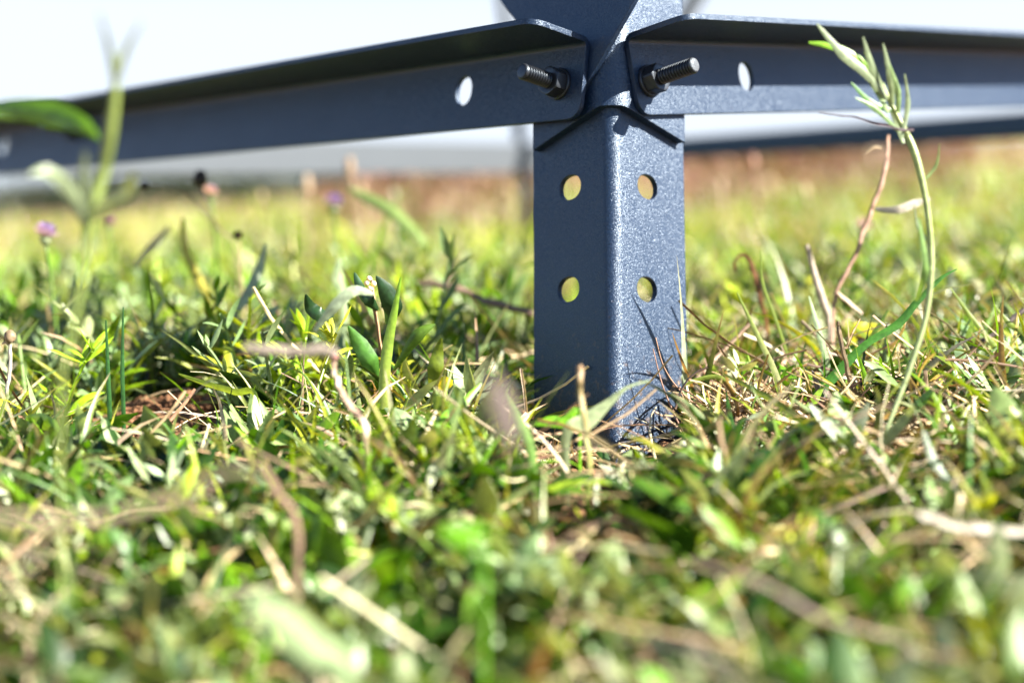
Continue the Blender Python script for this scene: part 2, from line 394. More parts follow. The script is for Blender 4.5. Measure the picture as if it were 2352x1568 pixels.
def tube_vf(path, radii, n=8, steps=6, jitter=0.0, sec=None):
    pts, rad = smooth_path(path, radii, steps); V_ = []; F_ = []
    for k, p in enumerate(pts):
        d = (pts[min(k + 1, len(pts) - 1)] - pts[max(k - 1, 0)]).normalized()
        a = d.cross(Vector((.13, 1, .07))).normalized(); b = d.cross(a)
        for j in range(n):
            t = 2 * math.pi * j / n; rr = rad[k] * (1 + jitter * (random.random() - .5)) * (sec[j] if sec else 1)
            V_.append(p + a * rr * math.cos(t) + b * rr * math.sin(t))
    for k in range(len(pts) - 1):
        for j in range(n): F_.append((k * n + j, k * n + (j + 1) % n, (k + 1) * n + (j + 1) % n, (k + 1) * n + j))
    F_.append(tuple(range(n - 1, -1, -1))); F_.append(tuple((len(pts) - 1) * n + j for j in range(n)))
    return V_, F_
def smooth_path(path, vals, steps=6):
    pts = []; vs = []; n = len(path); vals = list(vals) + [vals[-1]] * (n - len(vals))
    for k in range(n - 1):
        p0 = path[max(k - 1, 0)]; p1 = path[k]; p2 = path[k + 1]; p3 = path[min(k + 2, n - 1)]
        for s in range(steps):
            t = s / steps
            pts.append(0.5 * ((2 * p1) + (-p0 + p2) * t + (2 * p0 - 5 * p1 + 4 * p2 - p3) * t * t + (-p0 + 3 * p1 - 3 * p2 + p3) * t ** 3))
            vs.append(vals[k] * (1 - t) + vals[k + 1] * t)
    pts.append(path[-1]); vs.append(vals[-1]); return pts, vs
V_, F_ = tube_vf([P(1212, 520, 1.33), P(1196, 330, 1.335), P(1140, -120, 1.34)], [.0055] * 3)
tag(fpart('upright', V_, F_, M_FAR), 'blurred thin upright behind the left rail')
V_, F_ = tube_vf([P(1420, 330, 1.25), P(1560, 60, 1.25), P(1690, -150, 1.25)], [.0075] * 3)
tag(fpart('brace', V_, F_, M_FAR), 'blurred diagonal brace above the right rail')

# ------------------------------------------------------------------ vegetation: vectorised blades
def blade_arrays(root, az, lean, bend, L, Wd, K=5, shape='grass', fold=.18, roll=None, side=None):
    n = len(L); ds = 1.0 / K
    pos = np.zeros((n, K + 1, 3)); tan = np.zeros((n, K + 1, 3)); pos[:, 0] = root
    side = np.zeros(n) if side is None else side
    for k in range(K + 1):
        s = k * ds; th = lean + bend * s ** 1.4; a = az + side * s
        tan[:, k] = np.stack([np.sin(th) * np.cos(a), np.sin(th) * np.sin(a), np.cos(th)], -1)
        if k: pos[:, k] = pos[:, k - 1] + (tan[:, k] + tan[:, k - 1]) * .5 * (L * ds)[:, None]
    wd = np.stack([-np.sin(az), np.cos(az), np.zeros(n)], -1)[:, None, :].repeat(K + 1, 1)
    nr = np.cross(tan, wd)
    roll = np.zeros(n) if roll is None else roll
    tw = roll[:, None] * (0.4 + np.linspace(0, 1, K + 1))[None, :]
    w2 = wd * np.cos(tw)[..., None] + nr * np.sin(tw)[..., None]; n2 = -wd * np.sin(tw)[..., None] + nr * np.cos(tw)[..., None]
    s = np.linspace(0, 1, K + 1)
    if shape == 'grass': pr = np.minimum(1, .55 + s * 2.5) * np.maximum(0.02, 1 - s ** 2.2) ** .9
    elif shape == 'leaf': pr = np.maximum(.03, np.sin(np.pi * np.clip(s ** .85, 0, 1)) ** .9); pr[0] = .12
    elif shape == 'spoon': pr = np.maximum(.03, np.sin(np.pi * np.clip(s ** 1.7, 0, 1)) ** .7); pr[:1] = .15; pr[1:2] = np.maximum(pr[1:2], .2)
    else: pr = np.ones(K + 1)
    hw = .5 * Wd[:, None] * pr[None, :]
    Vx = np.zeros((n, K + 1, 3, 3))
    Vx[:, :, 0] = pos - w2 * hw[..., None]; Vx[:, :, 2] = pos + w2 * hw[..., None]
    Vx[:, :, 1] = pos + n2 * (hw * fold * 2)[..., None]
    base = (np.arange(n) * (K + 1) * 3)[:, None, None] + (np.arange(K) * 3)[None, :, None] + np.arange(2)[None, None, :]
    Qd = np.stack([base, base + 1, base + 4, base + 3], -1).reshape(-1, 4)
    return Vx.reshape(-1, 3), Qd, (K + 1) * 3, pos
class Bag:
    def __init__(s): s.V = []; s.Q = []; s.C = []; s.n = 0
    def add(s, V, Q, C):
        s.V.append(V); s.Q.append(Q + s.n); s.C.append(C); s.n += len(V)
    def blades(s, root, az, lean, bend, L, Wd, col, tipcol=None, **kw):
        V, Q, per, pos = blade_arrays(root, az, lean, bend, L, Wd, **kw)
        c = np.repeat(col, per, 0)
        if tipcol is not None:
            K = per // 3; t = np.tile(np.repeat(np.linspace(0, 1, K) ** 3, 3), len(L))[:, None]
            c = c * (1 - t) + np.repeat(tipcol, per, 0) * t
        s.add(V, Q, c); return pos
    def build(s, name, mat):
        return link(name, np_mesh(np.concatenate(s.V), np.concatenate(s.Q), np.concatenate(s.C)), mat)
U = lambda a, b, n: rng.uniform(a, b, n)
def frustum(n, y0, y1, side=1.35, p=2.0):
    y = (y0 ** p + (y1 ** p - y0 ** p) * rng.random(n)) ** (1 / p)
    x = (rng.random(n) - .5) * 0.73 * side * y + (rng.random(n) - .5) * .06
    return x, y
# keep the post's own footprint and the sight line to its foot clear
def keep(x, y, hgt):
    u = (x - NC.x) * H2.x + (y - NC.y) * H2.y; v = (x - NC.x) * H1.x + (y - NC.y) * H1.y
    inpost = (u > -.006) & (v > -.006) & (u < .045) & (v < .045)
    px = CX + F * x / y
    sight = (px > 1170) & (px < 1630) & (y < .52) & (CY - F * (gz(x, y) + hgt * 1.3) / y < 1020)
    clod = ((((x + .135) / .034) ** 2 + ((y - .525) / .045) ** 2) < 1) | ((np.abs(x / y + .253) < .045) & (y < .5) & (CY - F * (gz(x, y) + hgt) / y < 950))
    pit = (((x - .008) / .020) ** 2 + ((y - .475) / .03) ** 2) < 1
    heap = ((((x - .094) / .028) ** 2 + ((y - .492) / .022) ** 2) < 1) | ((x > .06) & (y > .435) & (y < .485) & (rng.random(len(x)) < .75))
    return ~(inpost | sight | clod | pit | heap)
PAL = 1.1 * np.array([[.040, .105, .004], [.085, .175, .004], [.155, .225, .006], [.23, .26, .016], [.016, .045, .006], [.13, .17, .055]])
PALE = np.array([[.17, .23, .09], [.23, .29, .14], [.13, .19, .075], [.28, .33, .18]])
STRAW = np.array([[.36, .26, .14], [.46, .35, .21], [.25, .16, .085], [.13, .075, .04], [.52, .43, .30]])
def pick(p, n, j=.18, w=None):
    c = p[rng.choice(len(p), n, p=w)]; return np.clip(c * (1 + j * rng.standard_normal((n, 1))) * (1 + .06 * rng.standard_normal((n, 3))), .004, .9)

def patchy(x, y, lo=.38, hi=.60):
    """bare gaps between clumps"""
    v = .6 * vnoise(x * 38, y * 38, 11) + .4 * vnoise(x * 90 + 7, y * 90, 12)
    return rng.random(len(x)) < np.clip((v - lo) / (hi - lo), .04, 1)
def tufts(bag, nt, per, y0, y1, Lr, Wr, spread, pal, p=2.0, bend=(.2, 1.6), lean=(0.05, .8), K=5, w=None, shape='grass', side=1.35, straw=.2, fold=.18):
    cx, cy = frustum(nt, y0, y1, side, p); tc = pick(pal, nt, .12, w); sc = U(.7, 1.25, nt)
    sc = sc * (.55 + .9 * vnoise(cx * 30, cy * 30, 21)); k = rng.integers(0, nt, nt * per); k = k[patchy(cx, cy, .28, .52)[k]] if y0 < 1 else k; n = len(k)
    x = cx[k] + rng.normal(0, spread, n); y = cy[k] + rng.normal(0, spread, n); y = np.maximum(y, .12)
    L = U(*Lr, n) * sc[k]; ok = keep(x, y, L * .75) & (y > y0 * .8)
    x, y, L, k = x[ok], y[ok], L[ok], k[ok]; n = len(x)
    z = gz(x, y) - .002
    col = np.clip(tc[k] * (1 + .2 * rng.standard_normal((n, 1))), .005, .8)
    dry = rng.random(n) < straw; col[dry] = pick(STRAW, dry.sum())
    tip = np.where((rng.random(n) < .25)[:, None], pick(STRAW, n), col * 1.15)
    bag.blades(np.stack([x, y, z], -1), U(0, 2 * np.pi, n), U(*lean, n), U(*bend, n), L, U(*Wr, n), col, tip, K=K, shape=shape, roll=U(-1.2, 1.2, n), side=U(-.5, .5, n), fold=fold)

gr = Bag()
tufts(gr, 1300, 8, .18, .43, (.014, .034), (.0016, .0036), .007, PAL, bend=(.3, 1.9), lean=(.2, 1.0))
tufts(gr, 1600, 8, .40, .75, (.016, .044), (.0014, .0034), .008, PAL, K=6, straw=.1)
tufts(gr, 1800, 8, .72, 1.5, (.025, .065), (.002, .004), .014, PAL[[0, 1, 2, 2, 3, 5]] * 1.3, straw=.12)
tufts(gr, 1700, 8, 1.4, 3.2, (.02, .045), (.003, .006), .03, PAL[[1, 1, 2, 2, 3, 5]] * 1.4, K=4, straw=.15)
tufts(gr, 500, 7, 3.0, 7.0, (.02, .045), (.005, .010), .08, PAL[[1, 1, 2, 3, 2, 5]] * .9, K=3, straw=.5)
tufts(gr, 500, 7, 6.5, 26, (.05, .10), (.02, .04), .2, PAL[[1, 2, 3, 4, 5, 5]], K=3, straw=.5)
def big_blades(n, y0, y1, Lr, Wr, pal, lean=(.1, 1.1)):
    x, y = frustum(n, y0, y1, 1.3); L = U(*Lr, n); ok = keep(x, y, L * .8); x, y, L = x[ok], y[ok], L[ok]; n = len(x)
    c = pick(pal, n); gr.blades(np.stack([x, y, gz(x, y) - .002], -1), U(0, 6.3, n), U(*lean, n), U(.2, 1.6, n), L, U(*Wr, n), c, pick(STRAW, n) * .5 + c * .5, K=6, roll=U(-1.3, 1.3, n), side=U(-.6, .6, n))
big_blades(620, .20, .36, (.020, .042), (.0014, .0032), np.concatenate([PALE * .75, PAL, STRAW * .8, PAL]))
big_blades(460, .36, .48, (.022, .042), (.0016, .0036), np.concatenate([PALE * .85, PAL, STRAW, PAL * 1.2]))
big_blades(900, .52, 1.2, (.035, .075), (.0022, .0045), np.concatenate([PALE, PAL[1:4], STRAW[:3], PAL * 1.2, PAL]))
big_blades(600, 1.2, 2.8, (.035, .075), (.003, .006), np.concatenate([PALE, PAL[:4], PAL[:4], STRAW]), (.02, .5))
big_blades(120, 3.0, 7.0, (.06, .13), (.005, .010), np.concatenate([PAL[1:4], STRAW, STRAW]), (.02, .4))
big_blades(1300, .44, .75, (.025, .060), (.0014, .0032), np.concatenate([PAL, PAL, PAL, STRAW[:3]]), (.2, 1.3))
big_blades(1300, .22, .44, (.02, .045), (.0008, .0018), np.concatenate([PAL, PALE, STRAW]), (.3, 1.4))
tag(gr.build('meadow_grass', M_LEAF), 'short sunlit meadow grass covering the slope', 'grass', kind='stuff')

# leafy weeds hugging the ground
lv = Bag()
def rosettes(bag, nr, y0, y1, Lr, Wr, pal, per=9, lean=(.5, 1.35), bend=(-.3, .7), shape='leaf', K=5):
    cx, cy = frustum(nr, y0, y1); tc = pick(pal, nr, .15); k = np.repeat(np.nonzero(patchy(cx, cy))[0], per); n = len(k)
    x = cx[k] + rng.normal(0, .0035, n); y = cy[k] + rng.normal(0, .0035, n); L = U(*Lr, n) * U(.7, 1.2, nr)[k]
    lift = U(0, .018, n)
    ok = keep(x, y, L * .4 + lift) & (y > .13)
    x, y, L, k, lift = x[ok], y[ok], L[ok], k[ok], lift[ok]; n = len(x)
    col = np.clip(tc[k] * (1 + .16 * rng.standard_normal((n, 1))), .005, .8)
    bag.blades(np.stack([x, y, gz(x, y) + lift], -1), U(0, 2 * np.pi, n), U(*lean, n), U(*bend, n), L, L * U(*Wr, n), col, K=K, shape=shape, roll=U(-.7, .7, n), fold=.12)
rosettes(lv, 900, .17, .48, (.008, .021), (.28, .5), PAL[[0, 1, 4, 5, 0]])
rosettes(lv, 700, .17, .55, (.009, .024), (.22, .36), PALE)
rosettes(lv, 900, .45, 1.0, (.009, .022), (.25, .45), PAL[[0, 1, 2, 4, 5]])
rosettes(lv, 500, .5, 1.4, (.012, .03), (.2, .34), PALE)
def sprigs(n, pxr, yr, Hr, Lr, pal, per=11, wr=(.14, .26)):
    y = U(*yr, n); x = (U(*pxr, n) - CX) / F * y; H = U(*Hr, n); ok = keep(x, y, H); x, y, H = x[ok], y[ok], H[ok]; n = len(x)
    az = U(0, 6.28, n); ln = U(.0, .35, n); bd = U(.0, .8, n); c = pick(pal, n, .12); sd = U(-.6, .6, n)
    pos = lv.blades(np.stack([x, y, gz(x, y) - .002], -1), az, ln, bd, H, np.full(n, .0013), c * .9, K=8, shape='stick', fold=.8, side=sd)
    k = np.repeat(np.arange(n), per); t = rng.random(len(k)) ** .7 * 8; i0 = np.minimum(t.astype(int), 7); f = (t - i0)[:, None]
    r = pos[k, i0] * (1 - f) + pos[k, i0 + 1] * f; m = len(k); L = U(*Lr, m) * (1.15 - .45 * t / 8)
    lv.blades(r, U(0, 6.28, m), U(.35, 1.1, m), U(-.2, 1.1, m), L, L * U(*wr, m), np.clip(c[k] * (1 + .15 * rng.standard_normal((m, 1))), .005, .8), K=5, shape='leaf', roll=U(-.8, .8, m), fold=.15)
MIX = np.concatenate([PALE * 1.15, PALE, PAL[1:4] * 1.3, PAL[1:4] * 1.3, PAL])
sprigs(220, (-150, 1150), (.60, .95), (.030, .070), (.012, .026), MIX)
sprigs(110, (-100, 1120), (.52, .62), (.018, .055), (.010, .022), MIX)
sprigs(40, (-100, 1050), (.36, .46), (.018, .034), (.009, .018), MIX)
sprigs(60, (1640, 2500), (.60, 1.0), (.02, .05), (.010, .024), MIX)
sprigs(90, (-100, 2450), (.28, .44), (.014, .026), (.008, .017), MIX)
sprigs(110, (-200, 2550), (1.0, 2.2), (.025, .06), (.02, .04), MIX)
tag(lv.build('leafy_ground_cover', M_LEAF), 'small broad green and silvery leaves carpeting the ground', 'ground cover', kind='stuff')

# dry stalks and root litter lying on the ground
ds = Bag()
def litter(n, y0, y1, Lr, Wr, cx=None, cy=None, sx=0, lean=(1.2, 1.75), lift=(0, .008)):
    if cx is None: x, y = frustum(n, y0, y1)
    else: x = rng.normal(cx, sx, n); y = rng.normal(cy, sx, n)
    L = U(*Lr, n); ok = keep(x, y, L * .1) | (cx is not None); 
    u = (x - NC.x) * H2.x + (y - NC.y) * H2.y; v = (x - NC.x) * H1.x + (y - NC.y) * H1.y
    ok &= ~((u > -.003) & (v > -.003) & (u < .043) & (v < .043))
    x, y, L = x[ok], y[ok], L[ok]; n = len(x)
    ds.blades(np.stack([x, y, gz(x, y) + U(*lift, n)], -1), U(0, 2 * np.pi, n), U(*lean, n), U(-.5, .7, n), L, U(*Wr, n), pick(STRAW, n), K=4, shape='stick', fold=.5, roll=U(-1, 1, n), side=U(-.9, .9, n))
litter(3800, .20, 1.0, (.012, .055), (.0004, .0014), lift=(.002, .020), lean=(.9, 1.75))
litter(1500, 1.0, 3.0, (.03, .09), (.001, .003), lean=(.6, 1.6))
litter(700, 0, 0, (.006, .022), (.0003, .0011), .088, .503, .011, lean=(.6, 1.9), lift=(-.004, .008))
litter(900, 0, 0, (.006, .030), (.0003, .0015), .150, .480, .030, lift=(.0, .008))
litter(1300, 0, 0, (.010, .040), (.0004, .0016), .150, .520, .045, lean=(1., 1.8), lift=(.0, .012))
litter(260, 0, 0, (.005, .018), (.0003, .0010), .002, .487, .010, lean=(.5, 1.9), lift=(-.002, .008))
tag(ds.build('dry_straw', M_DRY), 'dead stalks and fine roots littering the soil', 'straw', kind='stuff')

# crumbs of earth
def crumbs():
    V0 = np.array([[0, 0, 1], [.89, 0, .45], [.28, .85, .45], [-.72, .53, .45], [-.72, -.53, .45], [.28, -.85, .45],
                   [.72, .53, -.45], [-.28, .85, -.45], [-.89, 0, -.45], [-.28, -.85, -.45], [.72, -.53, -.45], [0, 0, -1]])
    T = [(0, 1, 2), (0, 2, 3), (0, 3, 4), (0, 4, 5), (0, 5, 1), (1, 6, 2), (2, 7, 3), (3, 8, 4), (4, 9, 5), (5, 10, 1), (2, 6, 7), (3, 7, 8), (4, 8, 9), (5, 9, 10), (1, 10, 6), (6, 11, 7), (7, 11, 8), (8, 11, 9), (9, 11, 10), (10, 11, 6)]
    V = []; Fc = []
    spots = [(-.135, .535, .036, 900), (.0, .49, .014, 260), (.088, .503, .014, 260), (-.19, .535, .02, 160), (.15, .48, .05, 350), (0, .4, .16, 500)]
    for cx, cy, s, n in spots:
        for _ in range(n):
            x = random.gauss(cx, s); y = random.gauss(cy, s * .8); r = random.choice([.0006, .001, .0016, .0024]) * random.uniform(.7, 1.3)
            if not (.16 < y): continue
            R = Matrix.Rotation(random.random() * 6, 3, Vector((random.random(), random.random(), .3)).normalized())
            b = len(V); z = G(x, y) + r * .4
            for v in V0:
                w = R @ Vector(v); k = random.uniform(.7, 1.25); V.append((x + w.x * r * k, y + w.y * r * k, z + w.z * r * k * .8))
            Fc += [(a + b, c + b, d + b) for a, c, d in T]
    return mesh(V, Fc, False)
tag(link('soil_crumbs', crumbs(), M_SOIL), 'loose crumbs of brown earth around the post', 'soil', kind='stuff')

# distant weeds: dark clumps on the left, reddish dry ones on the right
dw = Bag()
def far_clumps(centres, pal, per, Lr, Wr, sx):
    for cx_, cy_, sc in centres:
        n = per; x = rng.normal(cx_, sx * sc, n); y = rng.normal(cy_, sx * sc * .7, n)
        dw.blades(np.stack([x, y, gz(x, y)], -1), U(0, 6.3, n), U(.05, .7, n), U(.1, 1.0, n), U(*Lr, n) * sc, U(*Wr, n), pick(pal, n), K=3, shape='leaf', roll=U(-1, 1, n))
RED = np.array([[.20, .095, .062], [.24, .13, .08], [.16, .075, .055], [.24, .18, .10]])
DARK = np.array([[.015, .026, .010], [.024, .036, .018], [.03, .034, .016]])
far_clumps([((px - CX) / F * 6 + random.uniform(-.1, .1), 6 + random.uniform(-.6, .6), random.uniform(.8, 1.3)) for px in range(-60, 960, 26)], DARK, 140, (.06, .15), (.015, .03), .12)
far_clumps([((px - CX) / F * 2.7 + random.uniform(-.06, .06), 2.7 + random.uniform(-.35, .4), random.uniform(.5, .9)) for px in list(range(860, 1250, 30)) + list(range(1560, 2060, 34))], RED, 55, (.04, .09), (.005, .012), .06)
far_clumps([((px - CX) / F * 3.8 + random.uniform(-.1, .1), 3.8 + random.uniform(-.5, .6), random.uniform(.7, 1.1)) for px in list(range(880, 1260, 22)) + list(range(1560, 2100, 24))], RED, 130, (.05, .12), (.008, .02), .09)
tag(dw.build('distant_weeds', M_DRY), 'blurred dark green and reddish weeds far up the slope', 'weeds', kind='stuff')

# ------------------------------------------------------------------ single plants one can point to
def tinted(me, col, tip=None, var=.08):
    n = len(me.vertices); a = me.color_attributes.new('tint', 'FLOAT_COLOR', 'POINT')
    c = np.ones((n, 4), np.float32); b = np.array(col)
    c[:, :3] = b * (1 + var * rng.standard_normal((n, 1)))
    if tip is not None:
        t = (np.linspace(0, 1, n) ** 1.5)[:, None]; c[:, :3] = c[:, :3] * (1 - t) + np.array(tip) * t
    a.data.foreach_set('color', np.clip(c, 0, 1).ravel())
def pxpath(pts): return [P(p[0], p[1], p[2]) for p in pts]
def ribbon_me(pts, widths, col, tip=None, face=0.0, twist=0.0, fold=.2, steps=6):
    """pts: (px,py,Y) along the blade; widths in picture px at that depth"""
    path = pxpath(pts); widths = list(widths) + [widths[-1]] * (len(pts) - len(widths)); w3 = [w * p[2] / F for w, p in zip(widths, pts)]
    q, w = smooth_path(path, w3, steps); V = []; Fc = []
    for k, p in enumerate(q):
        d = (q[min(k + 1, len(q) - 1)] - q[max(k - 1, 0)]).normalized()
        nrm = Vector((0, -1, 0.15)); side = d.cross(nrm).normalized()
        a = face + twist * k / max(1, len(q) - 1)
        side = Matrix.Rotation(a, 3, d) @ side; up = side.cross(d)
        hw = w[k] * .5
        V += [p - side * hw, p - side * hw * .5 + up * hw * fold * .7, p + up * hw * fold, p + side * hw * .5 + up * hw * fold * .7, p + side * hw]
    for k in range(len(q) - 1):
        for j in range(4): Fc.append((5 * k + j, 5 * k + j + 1, 5 * k + j + 6, 5 * k + j + 5))
    me = mesh(V, Fc, True); tinted(me, col, tip); return me
def stem_me(pts, widths, col, tip=None, jit=.12, n=8):
    path = pxpath(pts); widths = list(widths) + [widths[-1]] * (len(pts) - len(widths)); r = [w * .5 * p[2] / F for w, p in zip(widths, pts)]
    if jit > .06 and len(path) > 1:                       # dead, fibrous: uneven section, streaks, kinks
        q, rr = smooth_path(path, r, 5); L = (path[-1] - path[0]).length; n = 7
        w = Vector((0, 0, 0))
        for k in range(1, len(q) - 1):
            w = w * .6 + Vector((random.gauss(0, 1), random.gauss(0, 1), random.gauss(0, 1))) * min(r[0] * .35, L * .006)
            q[k] = q[k] + w; rr[k] *= random.uniform(.85, 1.12)
        sec = [random.choice((.55, .8, 1.0, 1.25, 1.4)) for _ in range(n)]
        V, Fc = tube_vf(q, rr, n, 2, .15, sec)
        me = mesh(V, Fc, False); tinted(me, col, tip, .12)
        a = me.color_attributes['tint']; sk = [random.uniform(.45, 1.35) for _ in range(n)]
        for k in range(len(V)):
            c = a.data[k].color; f = sk[k % n]; a.data[k].color = (c[0] * f, c[1] * f, c[2] * f, 1)
        return me
    V, Fc = tube_vf(path, r, n, 6, jit); me = mesh(V, Fc, True); tinted(me, col, tip); return me
def ball_me(c, r, col, n=9, m=12, lump=.25, sz=1.0):
    V = []; Fc = []
    for a in range(n + 1):
        for b in range(m):
            th = math.pi * a / n; ph = 2 * math.pi * b / m; k = r * (1 + lump * (random.random() - .5))
            V.append(c + Vector((math.sin(th) * math.cos(ph), math.sin(th) * math.sin(ph), math.cos(th) * sz)) * k)
    for a in range(n):
        for b in range(m): Fc.append((a * m + b, a * m + (b + 1) % m, (a + 1) * m + (b + 1) % m, (a + 1) * m + b))
    me = mesh(V, Fc, True); tinted(me, col, None, .2); return me
def rooted(pts):
    """carry the lower end of a path down into the soil"""
    px, py, Y_ = pts[-1]; p = P(px, py, Y_); z = G(p.x, p.y)
    if p.z > z - .001:
        q = Vector((p.x, p.y, z - .003)); pts = list(pts) + [(CX + F * q.x / q.y, CY - F * q.z / q.y, q.y)]
    return pts
def local(o, base):
    """give a thing its origin at its base"""
    o.data.transform(Matrix.Translation(-base)); o.location = base; return o
def single(name, label, cat, me, mat, base=None, group=None):
    o = link(name, me, mat); zs = min(me.vertices, key=lambda v: v.co.z).co.copy(); local(o, zs); tag(o, label, cat, group); return o
def blade(label, pts, widths, col, tip=None, mat=None, name='grass_blade', cat='grass blade', root=True, group='single long grass blades', **kw):
    pts = list(pts); widths = list(widths)
    if root:
        p2 = rooted(pts)
        if len(p2) > len(pts): widths = widths + [widths[-1]]
        pts = p2
    return single(name, label, cat, ribbon_me(pts, widths, col, tip, **kw), mat or M_LEAF, None, group)
def stalk(label, pts, widths, col, tip=None, mat=None, name='dry_stalk', cat='dry stalk', root=True, group='single dead stalks', jit=.25):
    pts = list(pts); widths = [w * .72 for w in widths]; col = tuple(c * .7 for c in col)
    if root:
        p2 = rooted(pts)
        if len(p2) > len(pts): widths = widths + [widths[-1]]
        pts = p2
    return single(name, label, cat, stem_me(pts, widths, col, tip, jit), mat or M_DRY, None, group)
def plant(name, label, cat, base, group=None):
    e = empty(name, base); tag(e, label, cat, group); bpy.context.view_layer.update(); return e
def pp(name, me, mat, parent, label=None):
    o = link(name, me, mat); o.parent = parent; o.matrix_parent_inverse = Matrix.Translation(-parent.location)
    if label: o['label'] = label
    return o

GREEN = (.075, .14, .012); YG = (.15, .20, .025); SILV = (.22, .27, .15); TAN = (.30, .22, .13); BRN = (.12, .07, .04); DKG = (.015, .045, .012); WHT = (.40, .35, .27)

# tall green stem, left, in front of the rail
b = Vector(P(125, 1080, .344)); b.z = G(b.x, b.y)
t = plant('tall_weed', 'tall thick green stem with pale leaves in front of the left rail', 'weed', b)
pp('stem', stem_me(rooted([(268, 120, 0.3348), (265, 210, 0.3365), (254, 300, 0.3390), (238, 390, 0.3432), (214, 480, 0.3432), (192, 620, 0.3432), (165, 780, 0.3432), (140, 930, 0.3432)]), [5, 20, 27, 29, 28, 18, 12, 10, 10], (.17, .22, .05), None, .05), M_STEM, t)
pp('leaf', ribbon_me([(264, 200, 0.3348), (288, 120, 0.3307), (326, 50, 0.3264)], [8, 15, 2], SILV, fold=.2), M_LEAF, t)
pp('leaf', ribbon_me([(263, 195, 0.3348), (250, 110, 0.3307), (228, 30, 0.3264)], [8, 13, 2], SILV), M_LEAF, t)
pp('leaf', ribbon_me([(206, 500, 0.3432), (250, 462, 0.3390), (296, 440, 0.3348), (308, 395, 0.3307)], [14, 40, 34, 3], SILV), M_LEAF, t)
pp('leaf', ribbon_me([(200, 520, 0.3432), (160, 440, 0.3390), (110, 395, 0.3348), (70, 400, 0.3307)], [14, 36, 28, 3], SILV), M_LEAF, t)
pp('leaf', ribbon_me([(200, 480, 0.3432), (192, 420, 0.3415), (196, 345, 0.3390)], [14, 28, 4], SILV), M_LEAF, t)
b = Vector(P(-60, 640, 0.3715)); b.z = G(b.x, b.y)
t = plant('broad_leaved_weed', 'weed with one broad bright green leaf reaching across the left rail end', 'weed', b)
pp('stem', stem_me(rooted([(-90, 262, 0.3836), (-80, 400, 0.3775), (-60, 640, 0.3715)]), [12, 16, 18], GREEN), M_STEM, t)
pp('leaf', ribbon_me([(-90, 262, 0.3836), (20, 252, 0.3715), (120, 262, 0.3655), (190, 288, 0.3595), (228, 322, 0.3595)], [10, 44, 62, 40, 4], (.09, .20, 0.0069), face=.2), M_LEAF, t)

# tall stem, right foreground, feathery head
b = Vector(P(1950, 1170, .43)); b.z = G(b.x, b.y)
t = plant('flowering_grass_stem', 'tall pale green stem bending left with a leafy tip across the right rail', 'weed', b)
pp('stem', stem_me(rooted([(1985, 120, .455), (2022, 190, .455), (2062, 270, .455), (2100, 350, .452), (2128, 470, .45), (2138, 600, .45), (2128, 720, .448), (2088, 850, .445), (2030, 1000, .44), (1975, 1130, .435)]), [4, 9, 13, 18, 14, 17, 12, 13, 9, 10, 8], (.26, .31, .08), SILV, .04), M_STEM, t)
for pts, w, c in (([(2045, 235, .455), (1990, 170, .452), (1935, 125, .45), (1876, 55, .45)], [12, 30, 30, 5], SILV),
                  ([(2020, 190, .455), (1975, 140, .452), (1915, 108, .45), (1858, 98, .45)], [8, 26, 24, 5], (.20, .40, .02)),
                  ([(2035, 220, .455), (2005, 160, .452), (1982, 85, .45)], [12, 26, 5], SILV),
                  ([(2050, 250, .455), (2045, 180, .452), (2028, 100, .45)], [12, 24, 4], SILV),
                  ([(2062, 268, .455), (2062, 210, .452), (2044, 150, .45)], [10, 20, 4], (.22, .32, .12)),
                  ([(2052, 255, .455), (2000, 235, .452), (1955, 190, .45)], [10, 20, 4], (.10, .22, .05)),
                  ([(2062, 300, .452), (2010, 250, .45), (1965, 225, .448)], [10, 18, 3], (.12, .2, .06)),
                  ([(2070, 320, .452), (2085, 240, .452), (2078, 170, .45)], [10, 17, 3], SILV),
                  ([(2040, 260, .452), (2018, 215, .455), (1972, 150, .456)], [10, 20, 3], (.24, .32, .14)),
                  ([(2075, 330, .455), (2052, 262, .458), (2030, 190, .458)], [10, 18, 3], SILV),
                  ([(2118, 420, .452), (2150, 380, .452), (2158, 330, .45)], [6, 10, 2], (.2, .28, .1)),
                  ([(2136, 560, .45), (2108, 520, .45), (2100, 470, .449)], [6, 11, 2], SILV),
                  ([(2105, 690, .448), (2125, 620, .44), (2110, 500, .44)], [14, 26, 4], (.18, .3, .08)),
                  ([(1980, 1120, .435), (2010, 1040, .43), (2080, 960, .425), (2100, 930, .42)], [20, 46, 30, 5], SILV)):
    pp('leaf', ribbon_me(pts, [x * .74 for x in w], c), M_LEAF, t)
pp('side_stem', stem_me([(2098, 300, .452), (2030, 290, .45), (1950, 268, .45), (1880, 258, .45)], [7, 5, 4, 2], (.14, .10, .12)), M_STEM, t)

# brown leaning twig, right
b = Vector(P(1900, 740, .57)); b.z = G(b.x, b.y)
t = plant('leaning_twig', 'thin brown twig leaning right with a pale dry strip, behind the tall right stem', 'twig', b)
pp('stem', stem_me(rooted([(2040, 310, .57), (2032, 390, .57), (2005, 470, .57), (1985, 520, .57), (1950, 610, .57), (1915, 700, .57)]), [7, 10, 10, 12, 9, 9, 9], (.26, .16, .11), None, .35), M_DRY, t)
pp('dry_leaf', ribbon_me([(2010, 480, .565), (2060, 482, .56), (2100, 468, .56), (2138, 456, .56)], [10, 20, 20, 4], WHT), M_DRY, t)
pp('dry_leaf', ribbon_me([(2026, 340, .57), (2008, 338, .57), (1988, 352, .57)], [4, 8, 3], TAN), M_DRY, t)

